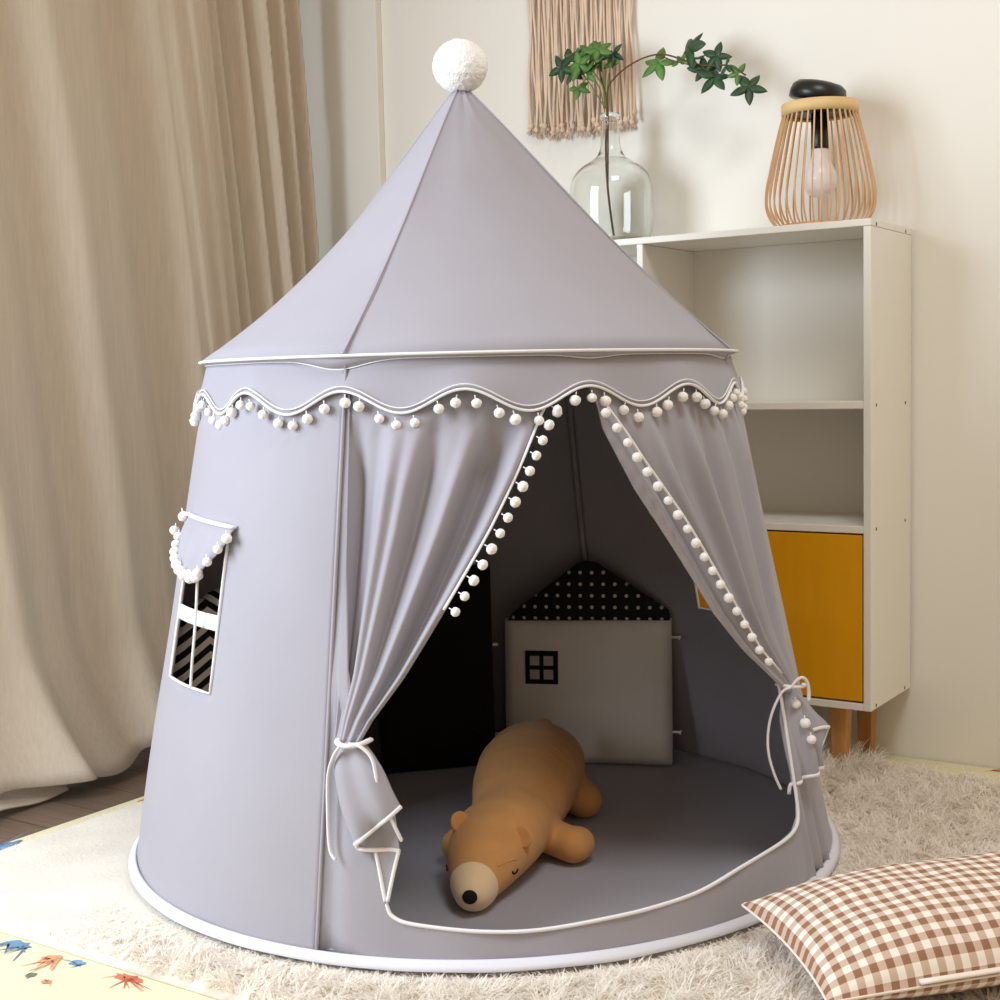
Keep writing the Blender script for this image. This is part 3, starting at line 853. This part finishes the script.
# ------------------------------------------------------------------ bear
def bear():
    rt_ = root('plush_bear', 'brown plush bear lying on its belly inside the tent', 'plush toy', (.02, 2.12, .008))
    ax = [(-.047, 1.858, .033, .027, .026), (-.045, 1.880, .039, .036, .035), (-.036, 1.92, .049, .052, .046), (-.024, 1.96, .057, .063, .053), (-.012, 2.00, .061, .068, .057), (-.002, 2.03, .061, .067, .056),
          (.008, 2.07, .062, .066, .056), (.018, 2.12, .068, .074, .062), (.028, 2.19, .076, .085, .070), (.040, 2.27, .080, .091, .073), (.050, 2.34, .078, .087, .071), (.056, 2.395, .070, .072, .063), (.060, 2.435, .060, .050, .050)]
    bm = bmesh.new()
    def ball(c, s, ang=0.):
        m = Matrix.Translation(c) @ Matrix.Rotation(ang, 4, 'Z') @ Matrix.Diagonal((*s, 1))
        bmesh.ops.create_icosphere(bm, subdivisions=3, radius=1, matrix=m)
    P = [Vector(p) for p in ax]
    A = [list(p) for p in ax]
    for i in range(len(A) - 1):
        for k in range(5):
            t = k / 5; q = [A[i][j] * (1 - t) + A[i + 1][j] * t for j in range(5)]
            ball((q[0], q[1], q[2]), (q[3], .032, q[4]), -.15)
    def limb(a, b, r0, r1):
        a, b = Vector(a), Vector(b)
        for k in range(9):
            t = k / 8; p = a.lerp(b, t); r = r0 + (r1 - r0) * t; ball(p, (r, r, r))
    limb((.055, 2.075, .040), (.098, 2.035, .033), .028, .027)       # right fore paw
    limb((.098, 2.035, .033), (.106, 2.045, .033), .027, .026)
    limb((-.045, 2.09, .040), (-.078, 2.045, .034), .028, .023)       # left fore paw
    limb((.105, 2.29, .042), (.128, 2.245, .038), .036, .030)        # hind legs
    limb((-.010, 2.34, .042), (-.032, 2.31, .036), .034, .028)
    me = bpy.data.meshes.new('body'); base = off(rt_)
    bmesh.ops.translate(bm, verts=bm.verts, vec=-base)
    for f in bm.faces: f.smooth = True
    bm.to_mesh(me); bm.free(); me.materials.append(M['bear'])
    body = link_obj('body', me, rt_)
    md = body.modifiers.new('remesh', 'REMESH'); md.mode = 'VOXEL'; md.voxel_size = .0045; md.use_smooth_shade = True
    sm = body.modifiers.new('smooth', 'SMOOTH'); sm.factor = .5; sm.iterations = 10
    bpy.context.view_layer.update()
    dg = bpy.context.evaluated_depsgraph_get()
    bv = BVHTree.FromObject(body, dg)
    def surf(p, out=0.):
        l, nn, _, _ = bv.find_nearest(Vector(p) - base); return l + base + nn * out, nn
    # muzzle cap laid over the snout
    V, F = [], []
    c = Vector((-.046, 1.866, .036)); d = Vector((-.18, -1, -.02)).normalized()
    x = d.cross(Vector((0, 0, 1))).normalized(); y = x.cross(d)
    nr, ns = 14, 40
    for j in range(nr):
        ang = math.radians(4 + 92 * j / (nr - 1))
        for k in range(ns):
            t = 2 * PI * k / ns
            dirv = d * math.cos(ang) + (x * math.cos(t) + y * math.sin(t)) * math.sin(ang)
            h = bv.ray_cast(c - base + dirv * .2, -dirv)
            p = (h[0] + base) if h[0] is not None else c + dirv * .03
            V.append(p + dirv * (.0022 if j < nr - 1 else -.001))
    F = grid_faces(ns, nr, True) + [tuple(range(ns))[::-1]]
    mz = mesh('muzzle', V, F, M['muzzle'], rt_); mz['label'] = 'cream muzzle'
    p0, nn = surf(c + d * .06 + y * .004)
    q = nn.to_track_quat('Z', 'Y').to_matrix()
    Vn, Fn = ico(1, 3)
    V = [p0 + nn * .0015 + q @ Vector((v.x * .0105, v.y * .0095, v.z * .0045)) for v in Vn]
    nb = mesh('nose', V, Fn, M['nose'], rt_); nb['label'] = 'round black nose'
    for e, s in (((.004, 1.905, .046), 1), ((-.084, 1.920, .046), -1)):
        p, nn = surf(e, .0006); t1 = Vector((0, 1, 0)) - nn * nn.y; t1.normalize(); t2 = nn.cross(t1)
        if t2.z < 0: t2 = -t2
        pts = [surf(p + t1 * .007 * math.cos(k) + t2 * (-.005 * math.sin(k)), .0006)[0] for k in [PI * j / 6 for j in range(7)]]
        ob = tube('eye', pts, .0014, M['nose'], rt_, smooth_n=3); ob['label'] = 'closed eye stitched in black'
    # ears
    for e, yaw in (((-.072, 1.962, .102), .5), ((.036, 1.922, .092), -.45)):
        c0 = surf(e, .002)[0]
        Ve, Fe = ico(1, 3); V = []
        rm = Euler((-.35, 0, yaw)).to_matrix()
        for v in Ve:
            k = 1.0
            yv = v.y * .007 + (.006 * (1 - (v.x ** 2 + v.z ** 2)) if v.y < 0 else 0)
            V.append(c0 + rm @ Vector((v.x * .0155, yv, v.z * .0155)))
        mesh('ear', V, Fe, M['bear'], rt_)
    # head seam
    pts = []
    for k in range(9):
        t = k / 8; pp = Vector((-.015 + .043 * t, 1.873 + .054 * t, .15)); h = bv.ray_cast(pp - base, Vector((0, 0, -1)))
        if h[0] is not None: pts.append(h[0] + base + Vector((0, 0, .0002)))
    tube('head_seam', pts, .0009, M['bear'], rt_, smooth_n=2)
    # stub tail
    Vt, Ft = ico(.016, 3, .05, 3)
    mesh('tail', [v + Vector((.070, 2.455, .108)) for v in Vt], Ft, M['bear'], rt_)
    return rt_
bear()

# ------------------------------------------------------------------ gingham pillow
def pillow():
    ang = .26; u_ = Vector((math.cos(ang), math.sin(ang), 0)); v_ = Vector((-math.sin(.15), math.cos(.15), 0))
    hw, hd = .275, .148
    c = Vector((.587, 1.684, 0)); BZ = .004
    rt_ = root('gingham_pillow', 'brown and white gingham pillow lying on the rug at right', 'pillow', (c.x, c.y, BZ))
    nu, nv = 90, 54
    V, UV = [], []
    for side in (1, -1):
        for j in range(nv):
            q = -1 + 2 * j / (nv - 1)
            for i in range(nu):
                p = -1 + 2 * i / (nu - 1)
                sh = max(0, (1 - abs(p) ** 3.0)) ** .55 * max(0, (1 - abs(q) ** 2.6)) ** .6
                x = p * hw * (1 - .05 * (1 - abs(p)) * 0 - .045 * (1 - q * q) * abs(p) ** 4) ; y = q * hd * (1 - .05 * (1 - p * p) * abs(q) ** 4)
                wr = .004 * noise.noise(Vector((p * 4, q * 3, side))) + .003 * math.sin(14 * p + 5 * q) * (abs(q) > .6) * (1 - abs(q))
                zm = .040
                z = zm + (side * (.062 if side > 0 else .042) * sh) + wr * sh
                V.append(c + u_ * x + v_ * y + Vector((0, 0, BZ + max(.001, z)))); UV.append((p * hw, q * hd))
    F = grid_faces(nu, nv); n = nu * nv
    F = F + [tuple(i + n for i in f[::-1]) for f in F]
    rim = [i for i in range(nu)] + [j * nu + nu - 1 for j in range(1, nv)] + [(nv - 1) * nu + i for i in range(nu - 2, -1, -1)] + [j * nu for j in range(nv - 2, 0, -1)]
    for a, b in zip(rim, rim[1:] + rim[:1]): F.append((a, b, b + n, a + n))
    mesh('pillowcase', V, F, M['gingham'], rt_, uv=UV)
    pts = [V[i] for i in rim[::2]]
    P2, F2 = tube_data(pts, .0016, seg=6, closed=True)
    mesh('piping', P2, F2, mat('beige_piping', (236, 224, 212), .9), rt_)
    # pale placket along the front edge
    pts = [c + u_ * x + v_ * (-hd * .955 + .004 * math.sin(5 * x)) + Vector((0, 0, BZ + .0405 + .006)) for x in np.linspace(-.16, .26, 20)]
    P2, F2 = tube_data([Vector(p) for p in pts], .0055, seg=10, flat=.45)
    mesh('placket', P2, F2, mat('pale_placket', (232, 220, 208), .9), rt_)
pillow()

# ------------------------------------------------------------------ bookcase
def bookcase():
    F0, BK = -.235, -.006
    ZT, ZB, W_ = .9932, .1204, .80
    t = .014
    rt_ = root('bookcase', 'white open bookcase with a yellow door standing against the wall', 'bookcase', R(.4, -.12, MZ))
    P = dict(parent=rt_, bevel=.0012)
    rbox('top_panel', 0, W_, F0, BK, ZT - .0125, ZT, M['shelf'], **P)
    sp = rbox('side_panel', 0, t, F0, BK, ZB, ZT - .013, M['shelf'], **P)
    rbox('side_panel', W_ - t, W_, F0, BK, ZB, ZT - .013, M['shelf'], **P)
    rbox('bottom_panel', t, W_ - t, F0 + .0, BK, ZB, ZB + .013, M['shelf'], **P)
    rbox('divider', .446, .459, F0, BK, ZB + .013, ZT - .013, M['shelf'], **P)
    rbox('back_board', t, W_ - t, BK - .004, BK, ZB, ZT - .013, M['shelf'], rt_)
    for a0, a1 in ((t, .446), (.459, W_ - t)):
        rbox('shelf_board', a0, a1, F0 + .001, BK - .004, .662, .6755, M['shelf'], **P)
        rbox('shelf_board', a0, a1, F0 + .001, BK - .004, .4405, .4535, M['shelf'], **P)
    rbox('door', t + .0025, .446 - .002, F0 + .001, F0 + .015, ZB + .0165, .4375, M['door'], parent=rt_, bevel=.001)
    for z in (.985, .668, .447, .127):
        for b in (F0 + .028, BK - .035):
            c = R(0, b, z); V, F = [], []
            for k in range(10):
                a = 2 * PI * k / 10; V.append(c - LD * .0006 + SD * .0026 * math.cos(a) + Vector((0, 0, .0032 * math.sin(a))))
            for k in range(10):
                a = 2 * PI * k / 10; V.append(c + LD * .001 + SD * .0026 * math.cos(a) + Vector((0, 0, .0032 * math.sin(a))))
            F = grid_faces(10, 2, True) + [tuple(range(10))[::-1]]
            mesh('screw', V, F, M['screw'], sp, smooth=False)
    for a, b in ((.072, F0 + .045), (.072, BK - .04), (W_ - .07, F0 + .045), (W_ - .07, BK - .04)):
        V = []
        for z, h in ((MZ + .011, .0125), (ZB, .0165)):
            for da, db in ((-h, -h), (h, -h), (h, h), (-h, h)): V.append(R(a + da, b + db, z))
        mesh('leg', V, [(0, 1, 2, 3), (7, 6, 5, 4), (0, 1, 5, 4), (1, 2, 6, 5), (2, 3, 7, 6), (3, 0, 4, 7)], M['leg'], rt_, smooth=False, bevel=.002)
bookcase()
ST = .9932

# ------------------------------------------------------------------ bamboo lamp on the bookcase
def lamp():
    c = R(.136, -.117, ST)
    rt_ = root('bamboo_lamp', 'bamboo cage lamp with black top standing on the bookcase', 'lamp', c)
    prof = [(.078, .004), (.090, .018), (.098, .036), (.1005, .056), (.098, .082), (.091, .115), (.083, .150), (.0745, .185), (.0680, .208), (.0665, .220)]
    P = catmull([Vector((r, 0, z)) for r, z in prof], 5)
    nsl = 38
    for k in range(nsl):
        t = 2 * PI * k / nsl + .05
        V, F = [], []
        rd = Vector((math.cos(t), math.sin(t), 0)); tg = Vector((-rd.y, rd.x, 0))
        for p in P:
            for s, d in ((-1, -1), (1, -1), (1, 1), (-1, 1)):
                V.append(c + rd * (p.x + d * .0013) + tg * s * .0013 + Vector((0, 0, p.z)))
        m = len(P)
        for i in range(m - 1):
            for q in range(4): F.append((i * 4 + q, i * 4 + (q + 1) % 4, (i + 1) * 4 + (q + 1) % 4, (i + 1) * 4 + q))
        F += [(3, 2, 1, 0), tuple((m - 1) * 4 + q for q in range(4))]
        mesh('slat', V, F, M['bamboo'], rt_, smooth=False)
    V, F = lathe_data(c, [(.0640, .208), (.0700, .208), (.0708, .218), (.0700, .229), (.0640, .229), (.0640, .208)], 64)
    mesh('top_ring', V, F, M['bamboo_pale'], rt_)
    V, F = lathe_data(c, [(.070, .001), (.080, .001), (.081, .004), (.079, .008), (.070, .008), (.070, .001)], 64)
    mesh('base_ring', V, F, M['bamboo'], rt_)
    # black ceiling cap resting tilted in the ring
    V, F = lathe_data((0, 0, 0), [(.0005, .034), (.024, .034), (.040, .031), (.049, .024), (.052, .012), (.052, 0), (.048, -.002), (.0005, -.002)], 48)
    rm = Matrix.Rotation(math.radians(13), 4, SD)
    V = [c + LD * .006 + Vector((0, 0, .236)) + (rm @ Vector(v)) for v in V]
    mesh('cap', V, F, M['black'], rt_)
    V, F = lathe_data(c, [(.0005, .212), (.063, .212), (.063, .2285), (.0005, .2285)], 40)
    mesh('cap_plate', V, F, M['black'], rt_)
    V, F = lathe_data(c, [(.0005, .215), (.0165, .215), (.0165, .150), (.0155, .147), (.0005, .147)], 32)
    sk = mesh('socket', V, F, M['black'], rt_)
    V, F = lathe_data(c, [(.0135, .149), (.0145, .140), (.0165, .128), (.0235, .116), (.0295, .102), (.0312, .090), (.0295, .077), (.0235, .066), (.013, .060), (.0003, .0580)], 40)
    mesh('bulb', V, F, M['bulb_white'], rt_)
M['bulb_white'] = mat('frosted_bulb_glass', (238, 230, 228), .25, spec=.5)
lamp()

# ------------------------------------------------------------------ glass vase and its branch
vc = R(.577, -.117, ST + .0005)
def vase():
    rt_ = root('glass_bottle_vase', 'clear glass bottle vase on the bookcase behind the tent roof', 'vase', vc)
    op = [(.0005, .004), (.030, .002), (.060, .001), (.072, .006), (.081, .022), (.0845, .050), (.0850, .085), (.0835, .115), (.077, .138), (.064, .155), (.045, .168), (.030, .178), (.0225, .192), (.0195, .215), (.0175, .245), (.0175, .251)]
    lip = [(.0200, .252), (.0215, .256), (.0210, .261), (.0185, .264), (.0165, .262)]
    ip = [(.0150, .250), (.0170, .215), (.0200, .192), (.0275, .179), (.043, .1655), (.062, .1525), (.0750, .136), (.0812, .114), (.0826, .085), (.0821, .050), (.0788, .024), (.070, .010), (.050, .006), (.0005, .009)]
    P = catmull([Vector((r, 0, z)) for r, z in op + lip + ip], 4)
    V, F = lathe_data(vc, [(max(.0004, p.x), p.z) for p in P], 72)
    mesh('bottle', V, F, M['glass'], rt_)
vase()

def branch():
    rt_ = root('leafy_branch', 'green leafy branch arching out of the glass vase', 'branch', vc + Vector((0, 0, .012)))
    B = -.112
    tube('stem', [R(.572, -.117, ST + .015), R(.584, -.117, 1.10), R(.588, -.117, 1.19), R(.584, -.117, 1.255), R(.590, -.113, 1.300), R(.600, B, 1.335), R(.606, B, 1.365)], .0024, M['branch'], rt_)
    tube('stem', [R(.586, -.115, 1.10), R(.583, -.115, 1.25), R(.583, -.115, 1.305), R(.566, B, 1.330), R(.530, B, 1.350), R(.490, B, 1.360), R(.455, B, 1.358), R(.41, B, 1.340), R(.37, B, 1.325), R(.32, B, 1.318), R(.285, B, 1.295)], .0017, M['branch'], rt_)
    tube('stem', [R(.47, B, 1.360), R(.44, B, 1.345), R(.40, B, 1.330), R(.375, B, 1.318), R(.352, B, 1.303)], .0013, M['branch'], rt_)
    tube('stem', [R(.584, -.117, 1.27), R(.592, -.12, 1.315), R(.618, -.118, 1.350), R(.640, -.115, 1.372)], .0016, M['stem_green'], rt_)
    tube('stem', [R(.588, -.117, 1.255), R(.600, -.118, 1.312), R(.622, -.118, 1.335), R(.640, -.12, 1.325)], .0012, M['stem_green'], rt_)
    for a, z in ((.574, 1.36), (.596, 1.375), (.66, 1.37)):
        tube('stem', [R(.588, -.117, 1.27), R((.588 + a) / 2, -.116, 1.325), R(a, -.114, z)], .0012, M['stem_green'], rt_)
    r = random.Random(11)
    cl = [(.676, -.11, 1.383, .040, 1), (.685, -.125, 1.362, .036, 1), (.655, -.10, 1.378, .040, 0), (.640, -.13, 1.362, .042, 0), (.615, -.105, 1.378, .040, 0), (.628, -.12, 1.347, .034, 0), (.608, -.125, 1.362, .034, 0), (.663, -.118, 1.352, .030, 1), (.583, -.10, 1.362, .028, 0), (.637, -.10, 1.392, .030, 0), (.594, -.13, 1.385, .036, 0), (.572, -.11, 1.378, .032, 1), (.648, -.12, 1.318, .030, 0),
          (.470, -.112, 1.345, .048, 0), (.403, -.112, 1.364, .050, 1), (.345, -.112, 1.340, .036, 1), (.372, -.112, 1.318, .036, 1), (.350, -.112, 1.300, .044, 1), (.300, -.112, 1.300, .026, 0), (.425, -.108, 1.342, .024, 0), (.322, -.116, 1.318, .026, 1), (.388, -.116, 1.338, .024, 1), (.279, -.112, 1.272, .044, 1)]
    for a, b, z, s, dk in cl:
        V, F = [], []
        c = R(a, b, z)
        n = (-SD + Vector((r.uniform(-.5, .5), r.uniform(-.3, .3), r.uniform(-.1, .7)))).normalized()
        x = n.orthogonal().normalized(); y = n.cross(x); ph = r.random() * 6.28
        for k in range(5 if s > .034 else 4):
            t = ph + k * 2 * PI / 5 + r.uniform(-.15, .15)
            d = (x * math.cos(t) + y * math.sin(t) + n * r.uniform(-.25, .30)).normalized(); w = n.cross(d).normalized(); nn = d.cross(w)
            l = s * r.uniform(.72, .98); k0 = len(V); m = 9
            for i in range(m):
                q = i / (m - 1); hw = l * .25 * math.sin(PI * min(1, q ** .8 * .97 + .03)) ** .8 if q < 1 else 0
                if q < .15: hw *= q / .15 * .6 + .1
                cen = c + d * l * (.01 + q) - n * l * .22 * q * q
                V += [cen + w * hw - nn * hw * .25, cen, cen - w * hw - nn * hw * .25]
            for i in range(m - 1):
                for e in (0, 1): F.append((k0 + i * 3 + e, k0 + i * 3 + e + 1, k0 + i * 3 + e + 4, k0 + i * 3 + e + 3))
        mesh('leaf_cluster', V, F, M['leaf_dark' if dk else 'leaf'], rt_, thick=.0006)
branch()

# ------------------------------------------------------------------ macrame on the wall
def macrame():
    rt_ = root('macrame_wall_hanging', 'beige macrame wall hanging of knotted cords on the back wall', 'wall hanging', R(.705, -.012, 1.78))
    r = random.Random(5)
    n = 44
    tube('rod', [R(.86, -.014, 1.78), R(.55, -.014, 1.78)], .008, M['leg'], rt_, smooth_n=0)
    for k in range(n):
        u = k / (n - 1); lay = k % 2
        a0 = .832 - u * .252; zb = 1.274 - .010 * math.sin(u * 3.1) + r.uniform(-.012, .010) - .004 * u
        x = a0; pts = []
        for j in range(9):
            v = j / 8; z = 1.775 + (zb - 1.775) * v
            pts.append(R(a0 + .010 * (v - .3) * (.5 - u) * 0 + .006 * math.sin(2.4 * v * PI + k * 1.7) * v + r.uniform(-.0015, .0015), -.007 - .006 * lay - r.random() * .003, z))
        cd = tube('cord', pts, .0029 + r.random() * .0006, M['cord'], rt_, smooth_n=4, seg=7)
        # knotted and frayed end
        e = Vector(pts[-1]); V, F = ico(.0058, 2, .25, 3, (1, .9, 1.1), k)
        V = [v + e for v in V]
        for q in range(9):
            d = Vector((r.uniform(-.45, .45), r.uniform(-.25, .25), -1)).normalized()
            tv, tf = tube_data([e, e + d * .008, e + d * r.uniform(.014, .020) + Vector((r.uniform(-.004, .004), 0, 0))], .0009, seg=4)
            k0 = len(V); V += tv; F += [tuple(i + k0 for i in f) for f in tf]
        mesh('cord_knot', V, F, M['cord'], cd)
macrame()

# ------------------------------------------------------------------ light
w = bpy.data.worlds.new('world'); scene.world = w; w.use_nodes = True
bg = w.node_tree.nodes['Background']; bg.inputs[0].default_value = lin((255, 228, 194)); bg.inputs[1].default_value = .56
def area(name, loc, tgt, sx, sy, power, col):
    l = bpy.data.lights.new(name, 'AREA'); l.shape = 'RECTANGLE'; l.size = sx; l.size_y = sy; l.energy = power; l.color = col
    o = bpy.data.objects.new(name, l); COL.objects.link(o); o.location = loc
    o.rotation_euler = (Vector(tgt) - Vector(loc)).to_track_quat('-Z', 'Y').to_euler()
    return o
area('window_daylight', R(1.40, -2.5, 1.25), (0.0, 2.2, .62), 1.05, 1.3, 57, (.76, .87, 1.0))
area('ceiling_lamp', (.50, 1.05, 2.42), (.50, 1.05, 0), .7, .7, 22, (.93, .97, 1.0))

vs = scene.view_settings
vs.view_transform = 'Standard'; vs.look = 'None'; vs.gamma = 1; vs.use_curve_mapping = False; vs.exposure = 0.
scene.cycles.use_denoising = True
